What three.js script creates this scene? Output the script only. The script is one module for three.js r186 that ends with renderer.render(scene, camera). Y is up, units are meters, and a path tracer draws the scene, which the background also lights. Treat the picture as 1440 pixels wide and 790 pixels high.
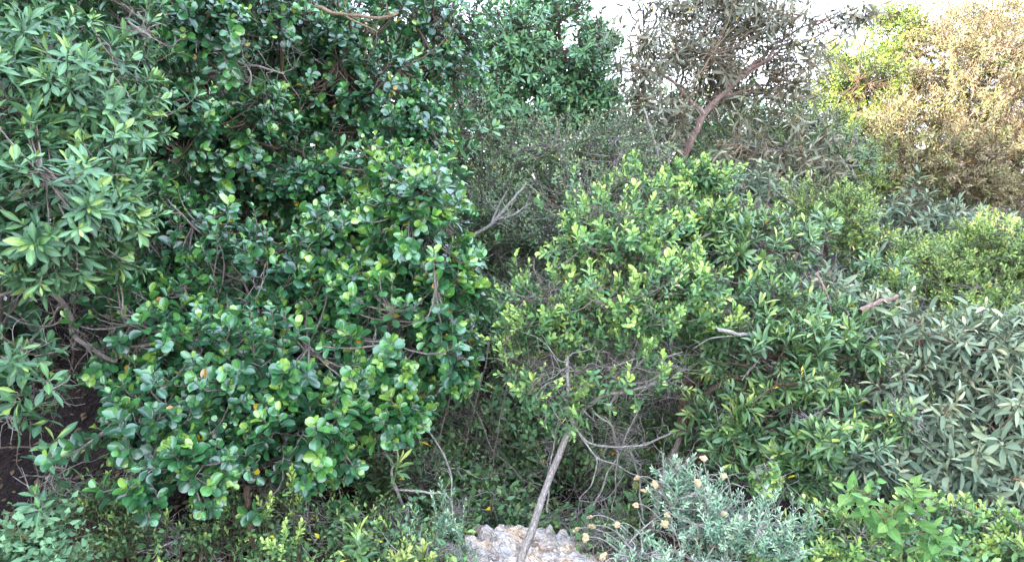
import * as THREE from 'three';
import { ImprovedNoise } from 'three/addons/math/ImprovedNoise.js';

// ---------------------------------------------------------------- camera, sky, sun, exposure
const FPX = 1030, PITCH = -8 * Math.PI / 180, EYE = new THREE.Vector3(0, 1.6, 0);
const camera = new THREE.PerspectiveCamera(2 * Math.atan(395 / FPX) * 180 / Math.PI, 1440 / 790, 0.05, 400);
camera.position.copy(EYE);
camera.rotation.set(PITCH, 0, 0);

const scene = new THREE.Scene();
const SUN = new THREE.Vector3(-0.86, 0.47, 0.16).normalize();
function makeSky() {
  const w = 512, h = 256, data = new Float32Array(w * h * 4), d = new THREE.Vector3();
  for (let j = 0; j < h; j++) for (let i = 0; i < w; i++) {
    const el = (j + 0.5) / h * Math.PI - Math.PI / 2, az = ((i + 0.5) / w - 0.5) * 2 * Math.PI;
    d.set(Math.cos(el) * Math.cos(az), Math.sin(el), Math.cos(el) * Math.sin(az));
    const s = Math.max(0, Math.sin(el)), air = Math.pow(1 - s, 3.2), glow = Math.pow(Math.max(0, d.dot(SUN)), 6);
    const k = (j * w + i) * 4;
    data[k] = 0.325 + 0.35 * air + 0.22 * glow;
    data[k + 1] = 0.40 + 0.30 * air + 0.18 * glow;
    data[k + 2] = 0.565 + 0.17 * air + 0.10 * glow;
    data[k + 3] = 1;
  }
  const t = new THREE.DataTexture(data, w, h, THREE.RGBAFormat, THREE.FloatType);
  t.mapping = THREE.EquirectangularReflectionMapping;
  t.magFilter = t.minFilter = THREE.LinearFilter;
  t.needsUpdate = true;
  return t;
}
scene.background = makeSky();
scene.environment = scene.background;
const sun = new THREE.DirectionalLight(new THREE.Color(1.0, 0.89, 0.74), 2.9);
sun.position.copy(SUN).multiplyScalar(30).add(new THREE.Vector3(0, 0, -5));
sun.target.position.set(0, 0, -5);
sun.castShadow = true;
sun.shadow.mapSize.set(4096, 4096);
Object.assign(sun.shadow.camera, { left: -16, right: 16, top: 16, bottom: -16, near: 1, far: 80 });
scene.add(sun, sun.target);

const renderer = new THREE.WebGLRenderer({ antialias: true });
renderer.toneMapping = THREE.LinearToneMapping;
renderer.toneMappingExposure = 8.9;
renderer.shadowMap.enabled = true;

// ---------------------------------------------------------------- helpers
let seed = 20240611;
function rnd() { seed = (seed + 0x6D2B79F5) | 0; let t = Math.imul(seed ^ (seed >>> 15), 1 | seed); t = (t + Math.imul(t ^ (t >>> 7), 61 | t)) ^ t; return ((t ^ (t >>> 14)) >>> 0) / 4294967296; }
const ra = (a, b) => a + (b - a) * rnd();
const pick = (a) => a[Math.floor(rnd() * a.length)];
const V = (x, y, z) => new THREE.Vector3(x, y, z);
const clamp = (x, a, b) => Math.min(b, Math.max(a, x));
const sst = (a, b, x) => { const t = clamp((x - a) / (b - a), 0, 1); return t * t * (3 - 2 * t); };
const lerp = (a, b, t) => a + (b - a) * t;
const perlin = new ImprovedNoise();
const nz = (x, y, z = 0) => perlin.noise(x + 31.4, y + 17.7, z + 5.3);
function rdir() { const z = ra(-1, 1), a = ra(0, 6.2832), r = Math.sqrt(1 - z * z); return V(r * Math.cos(a), z, r * Math.sin(a)); }
const cp = Math.cos(PITCH), sp = Math.sin(PITCH);
// a point of the place, read off the photograph: column and row, and metres in front of the lens
function P(px, py, d) { const x = (px - 720) / FPX * d, y = (395 - py) / FPX * d; return V(x, 1.6 + y * cp + d * sp, y * sp - d * cp); }
function project(p) { const y = p.y - 1.6, z = p.z, yc = y * cp + z * sp, zc = -y * sp + z * cp, d = -zc; return [720 + p.x / d * FPX, 395 - yc / d * FPX, d]; }
function ground(x, z) {
  const d = -z, wl = sst(0.2, -1.2, x), e = lerp(3.05, 2.72, wl);
  let y = sst(e, e + lerp(2.6, 2.0, wl), d) * lerp(0.72, 0.98, wl) + 0.075 * clamp(d - 5, 0, 9);
  if (d < 40) y += 0.05 * nz(x * 1.1, z * 1.1) + 0.025 * nz(x * 3.7, z * 3.7, 3) + 0.012 * nz(x * 11, z * 11, 7);
  return y;
}
const taken = {};
function numbered(n) { taken[n] = (taken[n] ?? -1) + 1; return taken[n] ? n + '_' + String(taken[n]).padStart(3, '0') : n; }
function tag(o, label, category, group, kind) { o.userData.label = label; if (category) o.userData.category = category; if (group) o.userData.group = group; if (kind) o.userData.kind = kind; return o; }
function shade(o) { o.castShadow = o.receiveShadow = true; return o; }

class GB {           // collects tubes into one geometry
  constructor() { this.p = []; this.n = []; this.u = []; this.i = []; }
  tube(pts, r0, r1, sides = 5, bumpy = 0) {
    const base = this.p.length / 3, N = pts.length, t = V(), a = V(), b = V(), up = V(0.13, 0.31, 0.94), q = V();
    let len = 0;
    for (let k = 0; k < N; k++) {
      t.subVectors(pts[Math.min(N - 1, k + 1)], pts[Math.max(0, k - 1)]).normalize();
      a.crossVectors(t, Math.abs(t.dot(up)) > 0.95 ? V(1, 0, 0) : up).normalize(); b.crossVectors(t, a);
      if (k) len += pts[k].distanceTo(pts[k - 1]);
      const r = lerp(r0, r1, k / (N - 1));
      for (let s = 0; s <= sides; s++) {
        const f = s / sides * 6.28318, rr = r * (bumpy ? 1 + bumpy * nz(Math.cos(f) * 1.3 + pts[0].x * 9, Math.sin(f) * 1.3, len * 14) : 1);
        q.copy(a).multiplyScalar(Math.cos(f)).addScaledVector(b, Math.sin(f));
        this.n.push(q.x, q.y, q.z);
        this.p.push(pts[k].x + q.x * rr, pts[k].y + q.y * rr, pts[k].z + q.z * rr);
        this.u.push(s / sides * Math.max(0.02, r0 * 6.28), len);
      }
    }
    for (let k = 0; k < N - 1; k++) for (let s = 0; s < sides; s++) {
      const o = base + k * (sides + 1) + s, w = o + sides + 1;
      this.i.push(o, o + 1, w, w, o + 1, w + 1);
    }
    const last = base + (N - 1) * (sides + 1);
    for (let s = 1; s < sides - 1; s++) this.i.push(last, last + s, last + s + 1);
    return this;
  }
  geo() {
    const g = new THREE.BufferGeometry();
    g.setAttribute('position', new THREE.Float32BufferAttribute(this.p, 3));
    g.setAttribute('normal', new THREE.Float32BufferAttribute(this.n, 3));
    g.setAttribute('uv', new THREE.Float32BufferAttribute(this.u, 2));
    g.setIndex(this.i);
    return g;
  }
}
function bez(p0, p1, p2, n = 5) { const o = []; for (let k = 0; k < n; k++) { const t = k / (n - 1), s = 1 - t; o.push(V().addScaledVector(p0, s * s).addScaledVector(p1, 2 * s * t).addScaledVector(p2, t * t)); } return o; }
function wander(pts, amount, freq = 7) { return pts.map((p, k) => k === 0 || k === pts.length - 1 ? p.clone() : V(p.x + amount * nz(p.x * freq, p.y * freq, p.z * freq), p.y + amount * nz(p.y * freq + 40, p.z * freq, p.x * freq), p.z + amount * nz(p.z * freq + 80, p.x * freq, p.y * freq))); }
function smooth(pts, n) { return new THREE.CatmullRomCurve3(pts).getPoints(n); }

// ---------------------------------------------------------------- procedural textures (colour, grain and relief only)
function noiseTile(size, fn) {
  const d = new Uint8Array(size * size * 4);
  for (let j = 0; j < size; j++) for (let i = 0; i < size; i++) { const c = fn(i / size, j / size), k = (j * size + i) * 4; d[k] = clamp(c[0], 0, 1) * 255; d[k + 1] = clamp(c[1], 0, 1) * 255; d[k + 2] = clamp(c[2], 0, 1) * 255; d[k + 3] = 255; }
  const t = new THREE.DataTexture(d, size, size, THREE.RGBAFormat, THREE.UnsignedByteType);
  t.wrapS = t.wrapT = THREE.RepeatWrapping; t.magFilter = THREE.LinearFilter; t.minFilter = THREE.LinearFilter; t.needsUpdate = true;
  return t;
}
// noise that repeats over the tile: a torus in two pairs of angles
function tn(u, v, f, s = 0) { const a = u * 6.28318, b = v * 6.28318; return 0.6 * nz(Math.cos(a) * f + s, Math.sin(a) * f, Math.cos(b) * f) + 0.6 * nz(Math.sin(b) * f + s, Math.cos(a) * f + 9, Math.sin(a) * f + 3); }
const soilFn = (u, v) => { const c = tn(u, v, 1.5), m = tn(u, v, 6, 3), f = tn(u, v, 22, 8), g = 0.5 + 0.5 * c + 0.5 * m + 0.7 * f; return [0.14 + 0.13 * g, 0.11 + 0.105 * g, 0.105 + 0.095 * g]; };
const soilMap = noiseTile(512, soilFn); soilMap.colorSpace = THREE.SRGBColorSpace;
const soilBump = noiseTile(512, (u, v) => { const h = 0.5 + 0.3 * tn(u, v, 5, 3) + 0.5 * tn(u, v, 20, 8); return [h, h, h]; });
const barkFn = (u, v) => { const f = 0.5 + 0.7 * tn(u, v * 0 + Math.abs(v - 0.5) * 0.5, 9, 2) + 0.5 * tn(u, v, 5, 6) + 0.4 * tn(u, v, 16, 1); return [f, f, f]; };
const barkBump = noiseTile(256, barkFn);
const barkMap = noiseTile(256, (u, v) => { const f = barkFn(u, v)[0], l = tn(u, v, 3, 12) > 0.18 ? 0.12 : 0; return [0.74 + 0.4 * (f - 0.5) + l, 0.72 + 0.4 * (f - 0.5) + l, 0.70 + 0.4 * (f - 0.5) + l]; }); barkMap.colorSpace = THREE.SRGBColorSpace;
for (const t of [barkBump, barkMap]) t.repeat.set(9, 5);
soilMap.repeat.set(0.7, 0.7); soilBump.repeat.set(0.7, 0.7);
const rockMap = noiseTile(512, (u, v) => {
  const c = tn(u, v, 1.6, 4), m = tn(u, v, 5, 7), f = tn(u, v, 17, 2), g = 0.92 + 0.16 * m + 0.34 * f, ochre = sst(0.1, 0.4, c), grey = sst(0.05, 0.4, -c + 0.4 * m), dark = sst(0.36, 0.6, f - 0.5 * m);
  return [g * (0.97 + 0.03 * ochre - 0.08 * grey) - 0.3 * dark, g * (0.92 - 0.02 * ochre - 0.04 * grey) - 0.3 * dark, g * (0.88 - 0.08 * ochre + 0.01 * grey) - 0.29 * dark];
}); rockMap.colorSpace = THREE.SRGBColorSpace;
const rockBump = noiseTile(512, (u, v) => { const h = 0.5 + 0.3 * tn(u, v, 5, 7) + 0.5 * tn(u, v, 17, 2); return [h, h, h]; });
rockMap.repeat.set(2.2, 2.2); rockBump.repeat.set(2.2, 2.2);

const veinMap = (() => { const w = 64, h = 128, d = new Uint8Array(w * h * 4); for (let j = 0; j < h; j++) for (let i = 0; i < w; i++) { const x = Math.abs(i / (w - 1) * 2 - 1), t = j / (h - 1), q = ((t - 0.28 * x) * 7.5) % 1, v = Math.abs((q + 1) % 1 - 0.5) * 2, m = 0.80 + 0.13 * sst(0.82, 1, v) + 0.16 * nz(i * 0.12, j * 0.07) + 0.10 * nz(i * 0.5, j * 0.4, 4), k = (j * w + i) * 4; d[k] = d[k + 1] = d[k + 2] = clamp(m, 0, 1) * 255; d[k + 3] = 255; } const t = new THREE.DataTexture(d, w, h); t.magFilter = t.minFilter = THREE.LinearFilter; t.needsUpdate = true; return t; })();
const barkMat = (r, g, b) => new THREE.MeshStandardMaterial({ color: new THREE.Color().setRGB(r, g, b), map: barkMap, bumpMap: barkBump, bumpScale: 0.004, roughness: 0.95 });
const BARK = { grey: barkMat(0.52, 0.46, 0.40), brown: barkMat(0.32, 0.23, 0.17), pale: barkMat(0.85, 0.80, 0.74), red: barkMat(0.60, 0.42, 0.36), green: barkMat(0.35, 0.40, 0.16), tan: barkMat(0.62, 0.47, 0.32) };

// ---------------------------------------------------------------- leaf shapes
const PROF = {
  obovate: (t) => { const s = Math.pow(t, 1.22) * 2 - 1; return Math.sqrt(Math.max(0, 1 - Math.pow(Math.abs(s), 2.3))) * sst(-0.12, 0.32, t); },
  oblong: (t) => Math.pow(Math.sin(Math.PI * Math.pow(t, 0.95)), 0.6),
  lance: (t) => Math.pow(Math.sin(Math.PI * Math.pow(t, 1.12)), 0.95),
  oblanc: (t) => Math.pow(Math.sin(Math.PI * Math.pow(t, 1.4)), 0.9),
  ovate: (t) => Math.pow(Math.sin(Math.PI * Math.pow(t, 0.72)), 0.85) * (1 - 0.12 * t),
  heart: (t) => Math.pow(Math.sin(Math.PI * Math.pow(t, 0.5)), 0.75),
};
function leafGeo({ L, W, prof, along = 5, wide = true, cup = 0.12, curl = 0.12, wave = 0, stalk = 0.1, rim = 1.25, rib = 1.35, s = 0 }) {
  const cols = wide ? [-1, -0.8, -0.4, 0, 0.4, 0.8, 1] : [-1, 0, 1], pos = [], col = [], uv = [], idx = [], C = cols.length, f = PROF[prof];
  for (let k = 0; k <= along; k++) {
    const t = 1 - Math.pow(1 - k / along, 1.35), w = Math.max(0.03, k === 0 ? 0.05 : k === along ? 0.08 : f(t)) * W / 2;
    for (const c of cols) {
      const wob = wave * nz(c * 1.3 + s * 7, t * 3.1, s * 3.3);
      pos.push(c * w * (1 + 0.06 * nz(t * 4, s * 9, c)), stalk * L + t * L, cup * W * c * c * (w / W * 2) - curl * L * t * t + wob * W);
      const b = Math.abs(c) > 0.9 ? rim : Math.abs(c) < 0.05 ? rib : 1;
      col.push(b, b, Math.min(b, 1.15)); uv.push(c * 0.5 + 0.5, t);
    }
  }
  for (let k = 0; k < along; k++) for (let c = 0; c < C - 1; c++) { const o = k * C + c, q = o + C; idx.push(o, o + 1, q, q, o + 1, q + 1); }
  const o = pos.length / 3, r = Math.max(0.0012, W * 0.02);   // the stalk
  for (const [x, y] of [[-r, 0], [r, 0], [-r, stalk * L + 0.02 * L], [r, stalk * L + 0.02 * L]]) { pos.push(x, y, 0); col.push(1.5, 1.5, 1.0); uv.push(0.5, 0); }
  idx.push(o, o + 1, o + 2, o + 2, o + 1, o + 3);
  const g = new THREE.BufferGeometry();
  g.setAttribute('position', new THREE.Float32BufferAttribute(pos, 3));
  g.setAttribute('color', new THREE.Float32BufferAttribute(col, 3));
  g.setAttribute('uv', new THREE.Float32BufferAttribute(uv, 2));
  g.setIndex(idx); g.computeVertexNormals();
  return g;
}
// a kind of leaf: three shapes, a palette of base colours (linear) with weights, one surface
function kindOfLeaf({ shape, palette, gloss = 0, glossRough = 0.3, thru = 0.3, rough = 0.9, ior = 1.5, sheen = 0 }) {
  const geos = [0, 1, 2].map((s) => leafGeo({ ...shape, L: shape.L * [1, 1.06, 0.88][s], W: shape.W * [1, 0.82, 1.08][s], s: s + 1, curl: shape.curl * (0.3 + 0.75 * s), cup: (shape.cup ?? 0.12) * (1.4 - 0.5 * s) }));
  const base = (c) => new THREE.MeshPhysicalMaterial({ color: c, map: shape.wide === false ? null : veinMap, vertexColors: true, roughness: thru ? 1 : rough, ior, transmission: thru, thickness: 0, clearcoat: gloss, clearcoatRoughness: glossRough, side: THREE.DoubleSide, ...(sheen ? { sheen, sheenRoughness: 0.6, sheenColor: new THREE.Color(0.8, 0.85, 0.8) } : {}) });
  const white = base(new THREE.Color(1, 1, 1));
  const cols = palette.map((p) => new THREE.Color().setRGB(p[0], p[1], p[2])), w = palette.map((p) => p[3]);
  const mats = cols.map(base), tot = w.reduce((a, b) => a + b, 0);
  const choose = (age = rnd()) => { let r = clamp(age, 0, 0.9999) * tot, k = 0; while (k < w.length - 1 && r > w[k]) r -= w[k++]; return k; };
  return { geos, white, cols, mats, choose, L: shape.L, W: shape.W };
}
// palettes run from the youngest, brightest leaves to the oldest
const K = {
  lance: kindOfLeaf({ rough: 0.55, ior: 1.5, shape: { L: 0.095, W: 0.032, prof: 'oblanc', curl: 0.16, cup: 0.2, rim: 1.1, rib: 1.5 }, thru: 0, palette: [[0.34, 0.50, 0.13, 1.5], [0.19, 0.37, 0.14, 3.5], [0.125, 0.275, 0.125, 5], [0.08, 0.185, 0.095, 4]], gloss: 0.5, glossRough: 0.42 }),
  round: kindOfLeaf({ rough: 0.36, ior: 1.75, shape: { L: 0.066, W: 0.050, prof: 'obovate', along: 6, curl: 0.13, cup: 0.22, wave: 0.05, rim: 1.55, rib: 1.3 }, thru: 0, palette: [[0.28, 0.48, 0.08, 1.6], [0.115, 0.335, 0.075, 3.4], [0.06, 0.215, 0.07, 5], [0.04, 0.135, 0.062, 5]], gloss: 1, glossRough: 0.27 }),
  dark: kindOfLeaf({ rough: 0.5, ior: 1.6, shape: { L: 0.072, W: 0.026, prof: 'oblanc', wide: false, along: 4, curl: 0.1 }, thru: 0, palette: [[0.20, 0.35, 0.12, 2], [0.12, 0.25, 0.11, 5], [0.075, 0.17, 0.09, 4]] }),
  fine: kindOfLeaf({ rough: 0.6, ior: 1.6, shape: { L: 0.030, W: 0.014, prof: 'lance', wide: false, along: 3, curl: 0.1 }, thru: 0, palette: [[0.24, 0.29, 0.11, 1.5], [0.14, 0.21, 0.095, 5], [0.09, 0.155, 0.08, 4]] }),
  droop: kindOfLeaf({ shape: { L: 0.15, W: 0.030, prof: 'lance', wide: false, along: 5, curl: 0.3, wave: 0.1 }, thru: 0, palette: [[0.31, 0.285, 0.205, 2], [0.20, 0.195, 0.15, 5], [0.125, 0.13, 0.10, 4]] }),
  lime: kindOfLeaf({ shape: { L: 0.06, W: 0.030, prof: 'ovate', wide: false, along: 3, curl: 0.1 }, palette: [[0.34, 0.42, 0.06, 3], [0.20, 0.29, 0.045, 5], [0.09, 0.16, 0.03, 3]], thru: 0.45 }),
  straw: kindOfLeaf({ shape: { L: 0.055, W: 0.014, prof: 'lance', wide: false, along: 3, curl: 0.2 }, thru: 0, palette: [[0.36, 0.30, 0.16, 3], [0.25, 0.22, 0.10, 4], [0.14, 0.155, 0.06, 4]] }),
  plume: kindOfLeaf({ shape: { L: 0.022, W: 0.012, prof: 'ovate', wide: false, along: 2, curl: 0.2 }, thru: 0, palette: [[0.46, 0.365, 0.275, 3], [0.29, 0.225, 0.15, 4], [0.165, 0.135, 0.08, 4]] }),
  fresh: kindOfLeaf({ rough: 0.55, shape: { L: 0.034, W: 0.017, prof: 'obovate', wide: false, along: 4, curl: 0.1, cup: 0.2, rib: 1.2, rim: 1.1 }, thru: 0, palette: [[0.42, 0.56, 0.14, 3.5], [0.25, 0.41, 0.12, 4], [0.125, 0.255, 0.095, 5], [0.075, 0.165, 0.07, 3]] }),
  narrow: kindOfLeaf({ rough: 0.5, ior: 1.6, shape: { L: 0.078, W: 0.020, prof: 'oblanc', wide: false, along: 5, curl: 0.12, cup: 0.25 }, thru: 0, palette: [[0.32, 0.39, 0.10, 1.5], [0.165, 0.27, 0.08, 3.5], [0.095, 0.185, 0.07, 5], [0.062, 0.13, 0.058, 4.5]], gloss: 0.5, glossRough: 0.38 }),
  small: kindOfLeaf({ rough: 0.7, ior: 1.6, shape: { L: 0.030, W: 0.012, prof: 'obovate', wide: false, along: 3, curl: 0.1 }, thru: 0, palette: [[0.32, 0.38, 0.11, 3], [0.20, 0.29, 0.085, 5], [0.10, 0.17, 0.06, 4]] }),
  felt: kindOfLeaf({ shape: { L: 0.108, W: 0.029, prof: 'oblong', wide: false, along: 6, curl: 0.32, cup: 0.3, wave: 0.06 }, thru: 0, palette: [[0.36, 0.37, 0.24, 1.2], [0.22, 0.265, 0.18, 4], [0.145, 0.19, 0.135, 5], [0.095, 0.14, 0.10, 4]], sheen: 0.5, rough: 1 }),
  silver: kindOfLeaf({ shape: { L: 0.021, W: 0.007, prof: 'lance', wide: false, along: 2, curl: 0.15 }, thru: 0, palette: [[0.36, 0.48, 0.34, 3], [0.20, 0.31, 0.22, 5], [0.11, 0.19, 0.14, 4]], rough: 1 }),
  ovate: kindOfLeaf({ shape: { L: 0.062, W: 0.042, prof: 'ovate', along: 6, curl: 0.12, cup: 0.15, wave: 0.05, rim: 1.05, rib: 1.3 }, palette: [[0.30, 0.52, 0.12, 3], [0.20, 0.44, 0.10, 4], [0.13, 0.32, 0.08, 2]], thru: 0.45 }),
  heart: kindOfLeaf({ shape: { L: 0.034, W: 0.030, prof: 'heart', wide: false, along: 5, curl: 0.15, cup: -0.1, stalk: 0.4 }, thru: 0, palette: [[0.17, 0.30, 0.16, 3], [0.12, 0.23, 0.125, 4], [0.08, 0.16, 0.09, 3]] }),
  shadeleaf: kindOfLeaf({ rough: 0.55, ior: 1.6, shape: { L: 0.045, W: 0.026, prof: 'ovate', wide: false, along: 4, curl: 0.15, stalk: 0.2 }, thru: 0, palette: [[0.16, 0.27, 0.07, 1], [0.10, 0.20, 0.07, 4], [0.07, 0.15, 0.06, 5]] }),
};
const AGED = [[0.55, 0.52, 0.05], [0.85, 0.60, 0.04], [0.88, 0.50, 0.03], [0.50, 0.27, 0.05]].map((c) => new THREE.MeshPhysicalMaterial({ color: new THREE.Color().setRGB(...c), map: veinMap, vertexColors: true, roughness: 0.6, clearcoat: 0.3, clearcoatRoughness: 0.4, side: THREE.DoubleSide }));

// ---------------------------------------------------------------- growing plants
const ALL = [];      // { group, leaves: [{ kind, geo, tint, m, p, yellow }], max }
const TMP = new THREE.Matrix4();
function addLeaf(list, kind, at, along, face, scale, age = 0.5, yellow = false) {
  if (yellow) scale *= 0.75;
  const y = along.clone().normalize(), x = V().crossVectors(y, face); if (x.lengthSq() < 1e-6) x.set(1, 0, 0); x.normalize();
  const z = V().crossVectors(x, y), m = new THREE.Matrix4().makeBasis(x.multiplyScalar(scale), y.multiplyScalar(scale), z.multiplyScalar(scale)).setPosition(at);
  list.push({ kind, geo: Math.floor(rnd() * 3), tint: kind.choose(age), m, p: at.clone().addScaledVector(along, kind.L * scale * 0.5), size: kind.L * scale, yellow, aged: yellow ? Math.floor(rnd() * 4) : 0 });
}
// one leafy shoot ending at tip, pointing along dir
function shoot(list, tip, dir, s) {
  const side = V().crossVectors(dir, rdir()).normalize(), side2 = V().crossVectors(dir, side), n = Math.round(ra(s.n[0], s.n[1])), a0 = ra(0, 6.28);
  const sz = ra(0.62, 1.12) * (s.scale ?? 1), old = ra(-0.2, 0.3) - 0.4 * (s.bias ?? 0);
  for (let k = 0; k < n; k++) {
    const t = n > 1 ? k / (n - 1) : 0;                      // 0 at the tip (young), 1 lower down (old)
    const phi = s.pairs ? a0 + Math.floor(k / 2) * 1.571 + (k % 2) * 3.1416 + ra(-0.2, 0.2) : a0 + k * 2.39996 + ra(-0.25, 0.25);
    const th = (s.th[0] + (s.th[1] - s.th[0]) * Math.pow(t, 0.8) + ra(-10, 10)) * Math.PI / 180;
    const r = side.clone().multiplyScalar(Math.cos(phi)).addScaledVector(side2, Math.sin(phi));
    const al = dir.clone().multiplyScalar(Math.cos(th)).addScaledVector(r, Math.sin(th)); al.y -= (s.droop ?? 0) * (0.4 + 0.6 * t); al.normalize();
    const fc = dir.clone().multiplyScalar(Math.sin(th)).addScaledVector(r, -Math.cos(th)); fc.y += 0.35; fc.addScaledVector(rdir(), 0.45); al.addScaledVector(rdir(), 0.22).normalize();
    const at = tip.clone().addScaledVector(dir, -s.span * t);
    addLeaf(list, s.kind, at, al, fc, sz * (k < 2 ? ra(0.55, 0.75) : ra(0.82, 1.08)), old + 0.05 + 0.8 * Math.pow(t, 0.75) + ra(-0.16, 0.16), s.yellow && rnd() < s.yellow * (t > 0.4 ? 1.6 : 0.3));
  }
}
const sLance = { kind: K.lance, scale: 0.72, n: [10, 14], span: 0.05, th: [18, 88], droop: 0.22, yellow: 0.002 };
const sRound = { kind: K.round, scale: 0.76, n: [7, 11], span: 0.065, th: [22, 84], pairs: true, droop: 0.08, yellow: 0.010 };
const sDark = { kind: K.dark, n: [8, 12], span: 0.06, th: [20, 85], droop: 0.1, yellow: 0.004 };
const sFine = { kind: K.fine, n: [10, 16], span: 0.14, th: [30, 75], droop: 0.05, yellow: 0.008 };
const sDroop = { kind: K.droop, n: [7, 11], span: 0.16, th: [35, 100], droop: 0.7, yellow: 0.004 };
const sLime = { kind: K.lime, n: [8, 12], span: 0.12, th: [25, 80], droop: 0.15 };
const sStraw = { kind: K.straw, n: [9, 13], span: 0.12, th: [20, 85], droop: 0.1 };
const sPlume = { kind: K.plume, scale: 1.2, n: [16, 24], span: 0.12, th: [15, 70] };
const sFresh = { kind: K.fresh, scale: 0.98, n: [13, 19], span: 0.11, th: [20, 68], droop: -0.05, yellow: 0.002 };
const sNarrow = { kind: K.narrow, scale: 0.82, n: [11, 16], span: 0.06, th: [16, 80], droop: 0.08, yellow: 0.007 };
const sSmall = { kind: K.small, n: [12, 18], span: 0.09, th: [20, 70], yellow: 0.003 };
const sFelt = { kind: K.felt, scale: 0.74, n: [10, 15], span: 0.10, th: [14, 110], droop: 0.75 };
const sSilver = { kind: K.silver, n: [26, 38], span: 0.12, th: [25, 70] };
const sOvate = { kind: K.ovate, n: [7, 9], span: 0.13, th: [40, 80], pairs: true, droop: 0.25 };
const sHeart = { kind: K.heart, n: [6, 9], span: 0.09, th: [40, 80], droop: 0.1 };
const sShade = { kind: K.shadeleaf, n: [6, 10], span: 0.14, th: [35, 80], droop: 0.15, yellow: 0.01 };

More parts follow.
